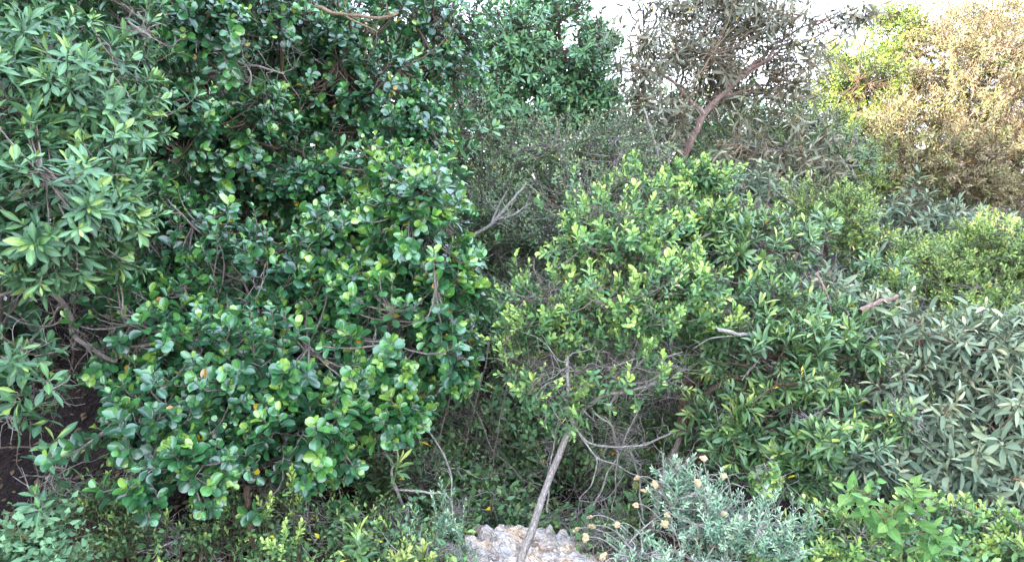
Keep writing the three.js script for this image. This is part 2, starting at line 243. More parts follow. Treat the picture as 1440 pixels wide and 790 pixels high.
// lobes: [column, row, depth, half-width px, half-height px, half-depth m, shoots]
function plant(o) {
  const root = o.root, g = new THREE.Group(); g.name = numbered(o.name); g.position.copy(root); scene.add(g);
  tag(g, o.label, o.category ?? 'shrub', o.group, o.kind);
  const leaves = [], twigs = new GB(), loc = (p) => p.clone().sub(root);
  const fork = o.trunk ? o.trunk[o.trunk.length - 1] : root;
  if (o.trunk) {
    const b = new GB().tube(wander(smooth(o.trunk, o.trunk.length * 7), 0.012, 9).map(loc), o.tr[0], o.tr[1], 9, 0.18);
    const m = shade(new THREE.Mesh(b.geo(), o.trunkBark ?? o.bark)); m.name = 'trunk'; g.add(m);
  }
  for (const lobe of o.lobes) {
    const [px, py, d, rx, ry, rz, n0, st] = lobe, n = n0 * (o.dense ?? 1);
    const c = P(px, py, d), ex = rx * d / FPX, ey = ry * d / FPX, style = st ?? o.style, nodes = [c];
    // a limb to the lobe, then side branches inside it
    if (!o.nolimb) {
      let from = fork; if (o.trunk) for (const q of smooth(o.trunk, 24).slice(7)) if (q.y < c.y - 0.1 * c.distanceTo(q) && (from.y >= c.y || q.distanceTo(c) < from.distanceTo(c))) from = q;
      const mid = from.clone().lerp(c, 0.5).add(V(ra(-0.08, 0.08), 0.12 * from.distanceTo(c) - (o.arch ?? 0), ra(-0.06, 0.06)));
      const thick = clamp(0.006 + 0.022 * Math.max(ex, ey), 0.005, 0.022) * (o.thick ?? 1);
      const b = new GB().tube(wander(bez(from, mid, c, 12), 0.05, 5).map(loc), thick * 1.5, thick * 0.7, 6, 0.12);
      const m = shade(new THREE.Mesh(b.geo(), o.bark)); m.name = 'branch'; g.add(m);
      for (let k = 0; k < 9; k++) {
        const q = rdir(); q.multiply(V(ex, ey, rz)).multiplyScalar(ra(0.45, 0.85)); q.add(c); nodes.push(q);
        const sb = wander(bez(c, c.clone().lerp(q, 0.5).add(V(0, -0.03, 0)), q, 7), 0.03, 8); nodes.push(...sb.slice(1, 6));
        twigs.tube(sb.map(loc), thick * 0.6, thick * 0.3, 5);
      }
    }
    const toCam = EYE.clone().sub(c).normalize();
    for (let k = 0, tries = 0; k < n && tries < n * 8; tries++) {
      const q = rdir(); if (q.dot(toCam) < -0.35 && !o.allRound && rnd() < 0.8) continue;
      let r = (1 - (o.depthy ?? 0.5) * Math.pow(rnd(), 1.7)) * (1 + (o.rag ?? 0.55) * nz(q.x * 2.3 + c.x * 3, q.y * 2.3 + c.y * 3, q.z * 2.3)); if (rnd() < 0.1) r *= ra(1.05, 1.3); if (rnd() < 0.03) r *= ra(1.1, 1.35);
      const tip = V(q.x * ex * r, q.y * ey * r, q.z * rz * r).add(c);
      if (nz(tip.x * (o.gapF ?? 4.5), tip.y * (o.gapF ?? 4.5), tip.z * (o.gapF ?? 4.5)) < (o.gap ?? -0.22)) { if (rnd() < 0.85) continue; }
      if (tip.y < ground(tip.x, tip.z) + 0.04) { tries += 0.5; k += 0.2; continue; }
      const dir = V(q.x / ex, q.y / ey, q.z / rz).normalize().multiplyScalar(0.9).add(V(0, o.up ?? 0.45, 0)).addScaledVector(rdir(), o.wild ?? 0.35).normalize();
      const s = Array.isArray(style) ? pick(style) : style;
      shoot(leaves, tip, dir, s);
      let best = nodes[0], bd = 1e9; for (const nn of nodes) { const dd = nn.distanceTo(tip) * ra(0.75, 1.35); if (dd < bd) { bd = dd; best = nn; } }
      const start = o.nolimb ? V(tip.x + ra(-0.05, 0.05), Math.max(ground(tip.x, tip.z) - 0.01, tip.y - 0.35), tip.z - ra(0, 0.05)) : best;
      twigs.tube(bez(start, tip.clone().addScaledVector(dir, -0.45 * tip.distanceTo(start)), tip, 5).map(loc), o.twig ?? 0.0032, (o.twig ?? 0.0032) * 0.5, 4);
      k++;
    }
  }
  if (o.dead) {
    const b = new GB();
    for (const [px, py, d, rx, ry, rz] of o.lobes) for (let k = 0; k < o.dead; k++) {
      const c = P(px, py, d), e = V(rx * d / FPX, ry * d / FPX, rz), p0 = rdir().multiply(e).multiplyScalar(ra(0, 0.5)).add(c), p1 = rdir().multiply(e).multiplyScalar(ra(0.75, 1.08)).add(c);
      if (p1.y < ground(p1.x, p1.z)) continue;
      const mid = p0.clone().lerp(p1, 0.5).add(V(ra(-0.06, 0.06), ra(-0.08, 0.05), ra(-0.06, 0.06))), path = wander(bez(p0, mid, p1, 8), 0.05, 9), r = ra(0.0014, 0.0042);
      b.tube(path.map(loc), r, r * 0.4, 4);
      for (let j = 2; j < 7; j++) if (rnd() < 0.55) { const q = path[j].clone().addScaledVector(rdir(), ra(0.04, 0.11)); b.tube(wander(bez(path[j], path[j].clone().lerp(q, 0.5).add(V(0, ra(-0.02, 0.02), 0)), q, 4), 0.02, 12).map(loc), r * 0.6, r * 0.25, 3); }
    }
    const m = shade(new THREE.Mesh(b.geo(), o.deadBark ?? BARK.pale)); m.name = 'dead_twigs'; m.userData.kind = 'stuff'; g.add(m);
  }
  ALL.push({ g, root, leaves, twigs, o });
  return g;
}

// turn the collected leaves into meshes: on plants whose leaves can be picked apart, those that show largest become parts; the rest is one mass of foliage
function finish() {
  const CW = 5, GW = 288, GH = 158, zb = new Float32Array(GW * GH).fill(1e9);
  for (const a of ALL) for (const l of a.leaves) {
    const [x, y, d] = project(l.p); l.d = d; l.x = x; l.y = y; l.px = l.size / d * FPX;
    if (d < 0.2) continue;
    const r = Math.floor(l.px * 0.22 / CW), ci = Math.floor(x / CW), cj = Math.floor(y / CW);
    for (let j = cj - r; j <= cj + r; j++) for (let i = ci - r; i <= ci + r; i++) if (i >= 0 && j >= 0 && i < GW && j < GH && d < zb[j * GW + i]) zb[j * GW + i] = d;
  }
  const inst = new Map(), M = new THREE.Matrix4();
  let parts = 0, total = 0;
  for (const a of ALL) {
    const { g, root, leaves, twigs, o } = a;
    if (twigs.i.length) { const m = shade(new THREE.Mesh(twigs.geo(), o.twigBark ?? o.bark)); m.name = 'twigs'; m.userData.kind = 'stuff'; g.add(m); }
    total += leaves.length;
    const single = new Set();
    if (o.single) {
      const seen = leaves.filter((l) => l.x > 0 && l.y > 0 && l.x < 1440 && l.y < 790 && l.px > 10 && l.d < zb[Math.floor(l.y / CW) * GW + Math.floor(l.x / CW)] + 0.05);
      seen.sort((p, q) => q.px - p.px).slice(0, o.single).forEach((l) => single.add(l));
    }
    const masses = new Map();
    for (const l of leaves) {
      M.copy(l.m); M.elements[12] -= root.x; M.elements[13] -= root.y; M.elements[14] -= root.z;
      if (single.has(l)) {
        const m = shade(new THREE.Mesh(l.kind.geos[l.geo], l.yellow ? AGED[l.aged] : l.kind.mats[l.tint])); m.name = 'leaf';
        m.matrix.copy(M); m.matrix.decompose(m.position, m.quaternion, m.scale); g.add(m); parts++;
      } else {
        const geo = l.kind.geos[l.geo]; if (!masses.has(geo)) masses.set(geo, []);
        masses.get(geo).push([M.clone(), l]);
      }
    }
    for (const [geo, list] of masses) {
      const kind = list[0][1].kind, im = shade(new THREE.InstancedMesh(geo, kind.white, list.length)), c = new THREE.Color();
      list.forEach(([m, l], k) => { im.setMatrixAt(k, m); c.copy(l.yellow ? AGED[l.aged].color : kind.cols[l.tint]); const b = 0.85 + 0.3 * ((k * 7919) % 97) / 97; im.setColorAt(k, c.multiplyScalar(b)); });
      im.name = 'foliage'; im.userData.kind = 'stuff'; g.add(im);
    }
  }
  console.log('leaves', total, 'single', parts);
}

// ---------------------------------------------------------------- the ground
{
  const NX = 240, NZ = 260, pos = [], uv = [], idx = [];
  for (let j = 0; j <= NZ; j++) for (let i = 0; i <= NX; i++) {
    const u = i / NX * 2 - 1, w = j / NZ * 2 - 1, x = 6 * u + 114 * Math.pow(u, 5), z = -3.5 + 5 * w + 115 * Math.pow(w, 5);
    pos.push(x, ground(x, z), z); uv.push(x, z);
  }
  for (let j = 0; j < NZ; j++) for (let i = 0; i < NX; i++) { const o = j * (NX + 1) + i, q = o + NX + 1; idx.push(o, q, o + 1, o + 1, q, q + 1); }
  const g = new THREE.BufferGeometry();
  g.setAttribute('position', new THREE.Float32BufferAttribute(pos, 3)); g.setAttribute('uv', new THREE.Float32BufferAttribute(uv, 2)); g.setIndex(idx); g.computeVertexNormals();
  const m = shade(new THREE.Mesh(g, new THREE.MeshStandardMaterial({ map: soilMap, bumpMap: soilBump, bumpScale: 0.03, roughness: 1 }))); m.name = 'ground'; m.userData.kind = 'structure'; scene.add(m);
}
const onGround = (px, d, dx = 0) => { const p = P(px, 395, d); p.x += dx; p.y = ground(p.x, p.z) - 0.02; return p; };

// ---------------------------------------------------------------- shrubs and trees
// world metres to the lobe notation: centre, half-sizes
const W = (x, y, z, ax, ay, az, n) => { const q = project(V(x, y, z)); return [q[0], q[1], q[2], ax / q[2] * FPX, ay / q[2] * FPX, az, n]; };

// off to the left the hedge goes on, taller and nearer, and keeps the low sun off the bank
plant({
  name: 'tall_hedge_shrub', label: 'tall dense hedge shrub continuing beyond the long pointed leaves', style: { ...sRound, scale: 2.3, yellow: 0 }, bark: BARK.brown, root: V(-3.9, ground(-3.9, -2.2), -2.2), gap: -1, allRound: true, thick: 2, twig: 0.006,
  lobes: [W(-3.6, 1.5, -2.4, 0.9, 1.5, 1.0, 700), W(-3.7, 3.6, -2.5, 0.9, 1.3, 1.2, 700), W(-3.8, 2.2, -0.9, 0.8, 2.0, 0.8, 700), W(-3.4, 3.2, -4.0, 0.9, 1.8, 1.0, 700), W(-3.5, 1.2, -3.6, 0.9, 1.1, 0.8, 500)],
});
plant({  // added tree: its high crown, out of view, blocks sun from the grey-leaved tree
  name: 'tall_hedge_shrub', label: 'tall dark hedge tree added behind the round-leaf shrubs to shade the grey-leaved tree', category: 'tree', style: { ...sRound, scale: 2.3, yellow: 0 }, bark: BARK.brown, root: V(-2.6, ground(-2.6, -6), -6), gap: -1, allRound: true, thick: 2.2, twig: 0.006,
  lobes: [W(-2.3, 2.6, -5.8, 1.5, 1.6, 0.8, 700), W(-2.3, 4.6, -5.8, 1.4, 1.3, 0.9, 600), W(-2.4, 4.6, -4.5, 1.0, 1.1, 0.7, 500), W(-2.9, 4.2, -7.2, 1.2, 1.8, 1.1, 260), W(-4.2, 3.2, -6, 1.0, 2.2, 1.3, 260)],
});
plant({
  name: 'thicket_shrub', label: 'leafy thicket behind the bright glossy round-leaf shrub', style: { ...sDark, scale: 1.2 }, bark: BARK.brown, root: onGround(430, 4.7), gap: -0.5, thick: 1, twig: 0.004, dead: 10, wild: 0.7,
  lobes: [[180, 330, 3.7, 130, 110, 0.3, 130], [350, 330, 3.8, 130, 130, 0.3, 150], [520, 330, 3.9, 120, 130, 0.3, 150], [620, 420, 3.9, 90, 120, 0.3, 110], [450, 520, 3.5, 150, 100, 0.25, 130], [300, 560, 3.4, 120, 80, 0.2, 80], [560, 180, 4.5, 130, 120, 0.3, 120], [330, 90, 4.3, 180, 130, 0.3, 140]],
});
plant({
  name: 'lance_leaf_shrub', label: 'fresh green shrub with long pointed leaves in whorls, hanging over a bare dark hollow', single: 300, style: sLance, gapF: 3.6, bark: BARK.grey, root: onGround(-60, 3.7), gap: -0.16, twig: 0.004, thick: 0.45, dead: 14, dense: 3.0,
  lobes: [[55, 70, 2.75, 115, 105, 0.35, 62], [135, 140, 2.65, 88, 100, 0.3, 56], [80, 290, 2.4, 90, 90, 0.3, 50], [10, 200, 2.5, 90, 150, 0.3, 50], [165, 265, 2.55, 48, 70, 0.2, 22], [180, 40, 2.85, 50, 55, 0.2, 14], [70, 370, 2.4, 42, 32, 0.15, 9], [-130, 120, 2.7, 150, 260, 0.5, 50]],
});
plant({
  name: 'lance_leaf_shrub', label: 'low straggling grey-green sprigs with pointed leaves against the bare dark soil bank', single: 200, style: { ...sLance, n: [7, 10], scale: 0.8 }, bark: BARK.grey, root: onGround(15, 2.72), gap: -1, twig: 0.003, thick: 0.25, dead: 3,
  lobes: [[20, 490, 2.4, 40, 38, 0.12, 8], [50, 545, 2.4, 48, 30, 0.12, 9], [20, 590, 2.4, 40, 25, 0.12, 5], [70, 660, 2.4, 22, 45, 0.08, 5], [62, 700, 2.35, 18, 16, 0.06, 3]],
});
plant({
  name: 'round_leaf_shrub', label: 'glossy round-leaf shrub trailing down to a hanging tip beside the bare soil bank', single: 300, style: sRound, gapF: 3.6, rag: 0.85, bark: BARK.grey, root: onGround(300, 3.3), gap: -0.14, twig: 0.0045, dense: 3.1, up: 0.6, dead: 16,
  lobes: [[225, 455, 2.85, 95, 75, 0.3, 56], [215, 580, 2.6, 85, 62, 0.25, 58], [300, 620, 2.65, 75, 52, 0.25, 46], [360, 420, 3.0, 105, 105, 0.3, 70], [250, 340, 3.05, 90, 75, 0.25, 46], [420, 600, 2.8, 95, 70, 0.28, 62], [212, 672, 2.45, 34, 40, 0.1, 11], [395, 510, 2.85, 105, 80, 0.3, 66], [310, 520, 2.75, 95, 75, 0.25, 50], [160, 500, 2.75, 30, 40, 0.15, 7], [430, 650, 2.75, 60, 35, 0.15, 14]],
});
plant({
  name: 'round_leaf_shrub', label: 'bright glossy round-leaf shrub bulging out beside the dark fine-leaved thicket', single: 300, style: { ...sRound, bias: 0.25 }, gapF: 3.6, rag: 0.7, bark: BARK.grey, root: onGround(580, 3.5), gap: -0.12, twig: 0.0045, dense: 3.1, up: 0.65, dead: 18,
  lobes: [[590, 300, 2.95, 66, 85, 0.3, 64], [625, 400, 2.9, 44, 85, 0.25, 46], [545, 470, 2.85, 90, 95, 0.28, 80], [635, 490, 2.9, 38, 58, 0.2, 26], [560, 575, 2.8, 50, 38, 0.2, 26], [470, 330, 3.05, 60, 55, 0.25, 34], [540, 235, 3.15, 55, 38, 0.2, 26], [480, 420, 2.95, 60, 70, 0.22, 30]],
});
plant({
  name: 'round_leaf_shrub', label: 'tall dark round-leaf shrub rising above the brighter glossy shrubs to the top of the hedge', single: 300, style: { ...sRound, bias: -0.1 }, gapF: 3.2, rag: 0.7, bark: BARK.brown, root: onGround(420, 4.4), gap: -0.17, twig: 0.005, depthy: 0.6, thick: 1.3, dense: 3.0, up: 0.6, dead: 20,
  lobes: [[285, 30, 3.2, 85, 70, 0.3, 46], [430, 70, 3.9, 135, 105, 0.45, 90], [340, 190, 3.5, 105, 85, 0.35, 66], [520, 130, 3.9, 110, 90, 0.4, 80], [625, 50, 4.2, 65, 80, 0.4, 56], [250, 180, 3.2, 70, 80, 0.25, 44], [590, 185, 3.7, 50, 55, 0.25, 34], [440, 250, 3.55, 95, 55, 0.25, 50], [390, 30, 3.5, 60, 50, 0.2, 18],
    [330, -130, 5.2, 300, 150, 0.5, 110], [420, -330, 5.5, 280, 200, 0.6, 100], [130, -230, 5.0, 260, 200, 0.6, 90]],
});
plant({
  name: 'evergreen_tree', label: 'dense dark green tree with small narrow leaves standing behind the fine-leaved thicket', category: 'tree', single: 200, style: sDark, bark: BARK.brown, root: onGround(770, 6.6), gap: -0.22, gapF: 3, twig: 0.005, thick: 1.6, dense: 2.2,
  trunk: [onGround(770, 6.6), P(775, 330, 6.5), P(780, 200, 6.4)], tr: [0.06, 0.04],
  lobes: [[790, 75, 6.2, 80, 80, 0.6, 150], [725, 65, 5.9, 70, 65, 0.5, 110], [830, 140, 6.2, 55, 50, 0.5, 80], [680, 130, 5.7, 60, 65, 0.45, 80], [775, 10, 6.5, 55, 25, 0.5, 60], [845, 55, 6.6, 35, 35, 0.4, 40], [740, 160, 5.8, 70, 40, 0.4, 70]],
});
plant({
  name: 'fine_leaf_shrub', label: 'shadowy twiggy thicket of tiny leaves behind the dead forked branch', style: sFine, bark: BARK.grey, root: onGround(760, 5.2), gap: -0.2, gapF: 5, twig: 0.003, wild: 0.7, dense: 1.6, dead: 40,
  lobes: [[760, 215, 5, 105, 65, 0.45, 330], [690, 320, 4.7, 70, 100, 0.4, 300], [790, 330, 4.6, 105, 95, 0.4, 380], [870, 215, 5.2, 75, 65, 0.4, 220], [645, 190, 5, 55, 75, 0.35, 160], [720, 430, 4.4, 60, 60, 0.3, 120], [850, 430, 4.3, 110, 80, 0.3, 200], [960, 380, 4.3, 110, 90, 0.3, 200]],
});
plant({
  name: 'grey_leaf_tree', label: 'leaning reddish-barked tree with drooping grey-brown leaves standing out against the white sky', category: 'tree', single: 300, style: [{ ...sDroop, scale: 0.8 }, { ...sDroop, scale: 0.7 }, { ...sDroop, scale: 0.6 }, { ...sPlume, bias: -0.8, scale: 1.1 }], rag: 0.9, bark: BARK.red, twigBark: BARK.tan, root: onGround(925, 6.2), gap: -0.1, gapF: 3, twig: 0.005, thick: 0.8, up: 0.0, dense: 2.3, wild: 0.8, dead: 14,
  trunk: [onGround(925, 6.2), P(945, 270, 5.9), P(968, 205, 5.8), P(995, 155, 5.8), P(1028, 122, 5.85)], tr: [0.04, 0.02],
  lobes: [[985, 70, 5.9, 95, 65, 0.5, 70], [1050, 30, 6.0, 85, 55, 0.5, 60], [905, 95, 5.7, 45, 90, 0.35, 50], [1115, 60, 5.9, 55, 75, 0.35, 36], [925, 175, 5.6, 60, 55, 0.3, 34], [1075, 130, 6.1, 80, 60, 0.4, 44], [1165, 25, 6, 50, 24, 0.2, 9], [1215, 25, 6, 30, 20, 0.15, 6], [960, 15, 5.9, 50, 30, 0.3, 16], [1010, 0, 6.0, 60, 30, 0.3, 22], [1130, 215, 5.6, 80, 50, 0.3, 34], [1070, 215, 5.6, 60, 50, 0.25, 26], [1000, 130, 6.2, 80, 70, 0.3, 40]],
});
plant({
  name: 'lime_shrub', label: 'sunlit yellow-green shrub beyond the grey-leaved tree', style: sLime, rag: 0.9, bark: BARK.brown, root: onGround(1220, 9.3), gap: -0.25, gapF: 2.5, twig: 0.005, dense: 3,
  lobes: [[1215, 115, 9, 70, 66, 0.6, 170], [1272, 55, 9.3, 55, 50, 0.5, 110], [1205, 190, 8.7, 45, 60, 0.5, 90], [1290, 110, 9.2, 50, 50, 0.5, 60], [1160, 140, 9.4, 50, 45, 0.4, 70], [1255, 20, 9.6, 42, 30, 0.4, 56], [1190, 75, 9.6, 40, 34, 0.4, 50], [1235, 235, 7.8, 30, 40, 0.3, 30]],
});
plant({
  name: 'straw_shrub', label: 'large sunlit shrub covered in straw-coloured flower plumes on the far bank', style: [sStraw, sPlume, { ...sPlume, scale: 1.7 }, sPlume, { ...sPlume, scale: 1.4 }, { ...sStraw, scale: 1.3 }, { ...sStraw, scale: 1.1, bias: -0.8 }], rag: 0.8, bark: BARK.tan, root: onGround(1370, 8.7), gap: -0.28, gapF: 2.6, twig: 0.003, dense: 2.6,
  lobes: [[1370, 115, 8.3, 100, 95, 0.8, 380], [1320, 215, 8, 100, 80, 0.7, 340], [1435, 65, 8.5, 90, 80, 0.7, 280], [1425, 230, 8, 85, 80, 0.6, 280], [1530, 150, 8.3, 90, 130, 0.7, 120], [1265, 245, 7.9, 50, 50, 0.4, 120], [1335, 55, 8.8, 55, 50, 0.5, 130], [1400, 15, 9.0, 70, 40, 0.5, 130], [1250, 180, 8.3, 40, 50, 0.4, 110], [1390, 150, 9.0, 110, 90, 0.4, 260]],
});
plant({
  name: 'olive_shrub', label: 'shaded olive-green shrub between the leaning grey-leaved tree and the straw-coloured shrub', style: [sSmall, { ...sFine, scale: 1.5 }], bark: BARK.grey, root: onGround(1150, 7.2), gap: -0.3, gapF: 3, twig: 0.004, dense: 2.4, dead: 10,
  lobes: [[1120, 200, 6.8, 70, 60, 0.5, 260], [1185, 235, 7, 55, 65, 0.5, 220], [1060, 190, 6.8, 70, 50, 0.5, 180], [1010, 240, 6.4, 70, 60, 0.4, 180], [920, 250, 6.2, 80, 60, 0.4, 160]],
});
plant({
  name: 'far_hedge_shrub', label: 'hedge closing the gap behind the dense dark green tree', style: { ...sDark, scale: 1.5 }, bark: BARK.brown, root: onGround(760, 8), gap: -0.6, twig: 0.005, thick: 1.5,
  lobes: [[640, 60, 7, 110, 90, 0.6, 260], [640, 220, 7, 110, 100, 0.6, 240], [780, 130, 8, 110, 90, 0.6, 260], [790, 260, 7.6, 120, 90, 0.6, 240], [910, 210, 8, 100, 100, 0.6, 260], [900, 300, 7.4, 110, 60, 0.5, 160], [560, 100, 7, 110, 160, 0.6, 240], [1030, 170, 8.2, 90, 60, 0.5, 160]],
});
plant({
  name: 'far_hedge_shrub', label: 'green hedge showing between the far shrubs', style: { ...sDark, scale: 1.6 }, bark: BARK.brown, root: onGround(1250, 10.6), gap: -0.6, twig: 0.005, thick: 1.5,
  lobes: [[1150, 240, 10, 110, 90, 0.6, 220], [1300, 220, 9.8, 120, 90, 0.4, 320], [1450, 220, 9.8, 120, 100, 0.4, 320], [1000, 220, 9.5, 120, 90, 0.6, 160]],
});
plant({
  name: 'grey_feather_shrub', label: 'small pale grey shrub of narrow felted leaves below the straw-coloured shrub', single: 120, style: { ...sFelt, scale: 0.75, droop: 0.1 }, bark: BARK.tan, root: onGround(1270, 5.6), gap: -0.4, twig: 0.003, dense: 1.6, dead: 14,
  lobes: [[1285, 305, 5.2, 60, 40, 0.3, 46], [1225, 350, 4.6, 45, 50, 0.3, 30], [1075, 265, 5.0, 45, 35, 0.2, 22], [1370, 310, 5.4, 60, 30, 0.3, 26]],
});
plant({
  name: 'small_leaf_shrub', label: 'fresh yellow-green small-leaf shrub at the foot of the reddish leaning trunk', style: { ...sFresh, scale: 1.0 }, rag: 0.95, wild: 0.7, bark: BARK.grey, root: onGround(970, 4.6), gap: -0.4, twig: 0.0025, dense: 1.4, dead: 8,
  lobes: [[985, 250, 4.1, 46, 30, 0.25, 120], [925, 285, 4.2, 40, 30, 0.2, 60]],
});
plant({
  name: 'small_leaf_shrub', label: 'rounded yellow-green small-leaf shrub above the narrow-leaf shrub', style: sSmall, rag: 0.95, wild: 0.7, bark: BARK.grey, root: onGround(1170, 5), gap: -0.3, twig: 0.0025, dense: 1.7, dead: 10,
  lobes: [[1165, 295, 4.6, 58, 42, 0.3, 240], [1200, 330, 4.5, 40, 30, 0.2, 80]],
});
plant({
  name: 'small_leaf_shrub', label: 'broad yellow-green small-leaf shrub spreading above the silver felted shrub', style: sSmall, rag: 0.95, wild: 0.7, bark: BARK.grey, root: onGround(1370, 4.6), gap: -0.28, twig: 0.0025, dense: 1.8, dead: 10,
  lobes: [[1300, 375, 4.2, 66, 45, 0.35, 300], [1400, 350, 4.2, 75, 50, 0.35, 320], [1460, 390, 4.1, 60, 50, 0.3, 120], [1370, 410, 4.0, 70, 35, 0.3, 160], [1250, 410, 3.7, 40, 30, 0.2, 60], [1290, 560, 3.0, 26, 30, 0.1, 14], [1390, 450, 3.3, 60, 24, 0.15, 50]],
});
plant({
  name: 'thicket_shrub', label: 'tangled thicket in the gap between the narrow-leaf shrub and the silver felted shrub', style: [sNarrow, sShade], bark: BARK.grey, root: onGround(1150, 3.9), gap: -0.4, twig: 0.003, dead: 26, wild: 0.8,
  lobes: [[1210, 430, 3.8, 90, 90, 0.25, 110], [1230, 600, 3.5, 80, 110, 0.25, 90], [1080, 430, 3.8, 110, 100, 0.25, 120], [960, 540, 3.6, 110, 110, 0.25, 130], [1350, 580, 3.7, 130, 120, 0.25, 120], [1120, 650, 3.3, 120, 60, 0.2, 80]],
});
plant({
  name: 'fresh_leaf_sapling', label: 'slender leaning sapling with clouds of small fresh green leaves growing beside the pale rock', category: 'sapling', single: 300, style: sFresh, rag: 0.9, bark: BARK.grey, trunkBark: barkMat(0.62, 0.56, 0.50), gap: 0.0, gapF: 4.2, twig: 0.0028, up: 0.75, thick: 0.7, dense: 2.6, dead: 34, deadBark: BARK.grey, wild: 0.7,
  root: onGround(722, 2.42),
  trunk: [onGround(722, 2.42), P(732, 792, 2.48), P(752, 735, 2.55), P(772, 680, 2.64), P(800, 605, 2.76), P(826, 568, 2.83), P(848, 520, 2.88), P(862, 470, 2.92)], tr: [0.0155, 0.009],
  lobes: [[860, 330, 3.0, 85, 62, 0.28, 66], [765, 430, 2.85, 60, 58, 0.25, 48], [885, 425, 2.8, 95, 60, 0.25, 66], [975, 405, 2.9, 55, 58, 0.22, 34], [775, 525, 2.8, 62, 45, 0.22, 34], [905, 375, 2.95, 75, 52, 0.2, 36], [870, 520, 2.75, 70, 38, 0.2, 20], [890, 270, 3.3, 65, 38, 0.2, 30], [960, 300, 3.3, 60, 45, 0.2, 26], [730, 480, 2.85, 26, 50, 0.15, 10], [1025, 455, 2.85, 30, 26, 0.1, 8], [1050, 300, 3.3, 40, 24, 0.1, 10]],
});
plant({
  name: 'narrow_leaf_shrub', label: 'green shrub with narrow glossy leaves in dense star-like whorls beside the slender sapling', single: 300, style: sNarrow, bark: BARK.brown, gap: -0.1, twig: 0.0035, root: onGround(905, 2.95), dense: 2.1, dead: 30, wild: 0.7,
  trunk: [onGround(905, 2.95), P(922, 720, 2.95), P(938, 655, 2.97), P(956, 613, 3.0)], tr: [0.014, 0.011], trunkBark: BARK.grey,
  lobes: [[1060, 345, 3.25, 90, 48, 0.28, 66], [1000, 325, 3.3, 55, 42, 0.22, 30], [1080, 500, 2.95, 110, 62, 0.3, 80], [1140, 590, 2.85, 80, 60, 0.26, 56], [1035, 590, 2.9, 75, 50, 0.25, 42], [1190, 470, 3.0, 45, 45, 0.2, 26], [1085, 425, 3.1, 95, 42, 0.25, 42], [1005, 490, 3.0, 50, 50, 0.2, 22], [1110, 655, 2.8, 80, 30, 0.2, 28], [1240, 500, 2.95, 30, 26, 0.1, 8], [1265, 590, 2.75, 26, 22, 0.1, 6], [1150, 320, 3.6, 36, 24, 0.1, 8]],
});
plant({
  name: 'felt_leaf_shrub', label: 'silver-grey shrub with long drooping felted leaves under the broad yellow-green shrub', single: 300, style: sFelt, bark: BARK.tan, gap: -0.2, twig: 0.004, root: onGround(1360, 3.3), dense: 3.2, dead: 28, wild: 0.7,
  lobes: [[1330, 490, 3.15, 100, 60, 0.35, 62], [1400, 590, 2.9, 85, 80, 0.3, 60], [1275, 590, 3.0, 72, 80, 0.3, 46], [1340, 650, 2.85, 80, 45, 0.25, 40], [1440, 490, 3.1, 70, 70, 0.3, 40], [1225, 450, 3.1, 50, 50, 0.2, 20], [1500, 620, 2.9, 70, 90, 0.3, 22], [1215, 640, 2.85, 40, 30, 0.15, 12], [1165, 400, 3.3, 30, 30, 0.1, 6]],
});
const silver = plant({
  name: 'silver_bush', label: 'low silvery blue-green bush with dry tan flower heads on curling stalks beside the pale rock', style: sSilver, bark: BARK.pale, twigBark: BARK.pale, gap: -0.3, twig: 0.0022, up: 0.9, root: onGround(1000, 2.55), thick: 0.5, dead: 8, wild: 0.5, dense: 1.2,
  lobes: [[1000, 715, 2.4, 80, 50, 0.2, 80], [955, 670, 2.45, 40, 40, 0.12, 26], [1080, 735, 2.35, 70, 40, 0.2, 60], [900, 775, 2.3, 60, 25, 0.15, 36], [1000, 790, 2.3, 110, 25, 0.15, 46]],
});
plant({
  name: 'low_green_shrub', label: 'low mixed green shrub with small leaves around the bright broad-leaved seedling', style: [sFresh, sSmall, { ...sFresh, scale: 0.8 }, { ...sShade, scale: 0.8, bias: 0.4 }], bark: BARK.grey, gap: -0.25, twig: 0.002, root: onGround(1330, 2.6), thick: 0.5, dead: 8, dense: 1.3, wild: 0.6,
  lobes: [[1330, 740, 2.4, 75, 42, 0.2, 110], [1415, 750, 2.35, 60, 45, 0.2, 90], [1190, 760, 2.35, 70, 45, 0.15, 90], [1270, 780, 2.3, 80, 30, 0.15, 60], [1120, 785, 2.3, 70, 25, 0.12, 40], [1075, 665, 2.6, 24, 30, 0.1, 14]],
});
plant({
  name: 'broad_leaf_seedling', label: 'bright green seedling with broad pointed leaves among the low shrubs', category: 'seedling', single: 120, style: { ...sOvate, span: 0.09 }, bark: BARK.green, gap: -1, twig: 0.003, root: onGround(1265, 2.25), thick: 0.45, up: 1.1, wild: 0.5,
  trunk: [onGround(1265, 2.25), P(1266, 800, 2.16), P(1262, 745, 2.14)], tr: [0.005, 0.004],
  lobes: [[1215, 690, 2.14, 30, 26, 0.05, 3], [1280, 695, 2.13, 30, 24, 0.05, 4], [1258, 730, 2.1, 34, 30, 0.06, 4], [1310, 750, 2.12, 28, 24, 0.05, 3]],
});
plant({
  name: 'heart_leaf_creeper', label: 'patch of pale green heart-shaped creeper leaves at the foot of the bare soil bank', category: 'creeper', single: 300, style: sHeart, bark: BARK.green, gap: -0.15, twig: 0.0018, root: onGround(40, 2.5), thick: 0.3, up: 0.8, dense: 1.0,
  lobes: [[35, 750, 2.3, 62, 42, 0.15, 70], [90, 775, 2.25, 40, 22, 0.1, 18], [10, 780, 2.25, 70, 30, 0.12, 26]],
});
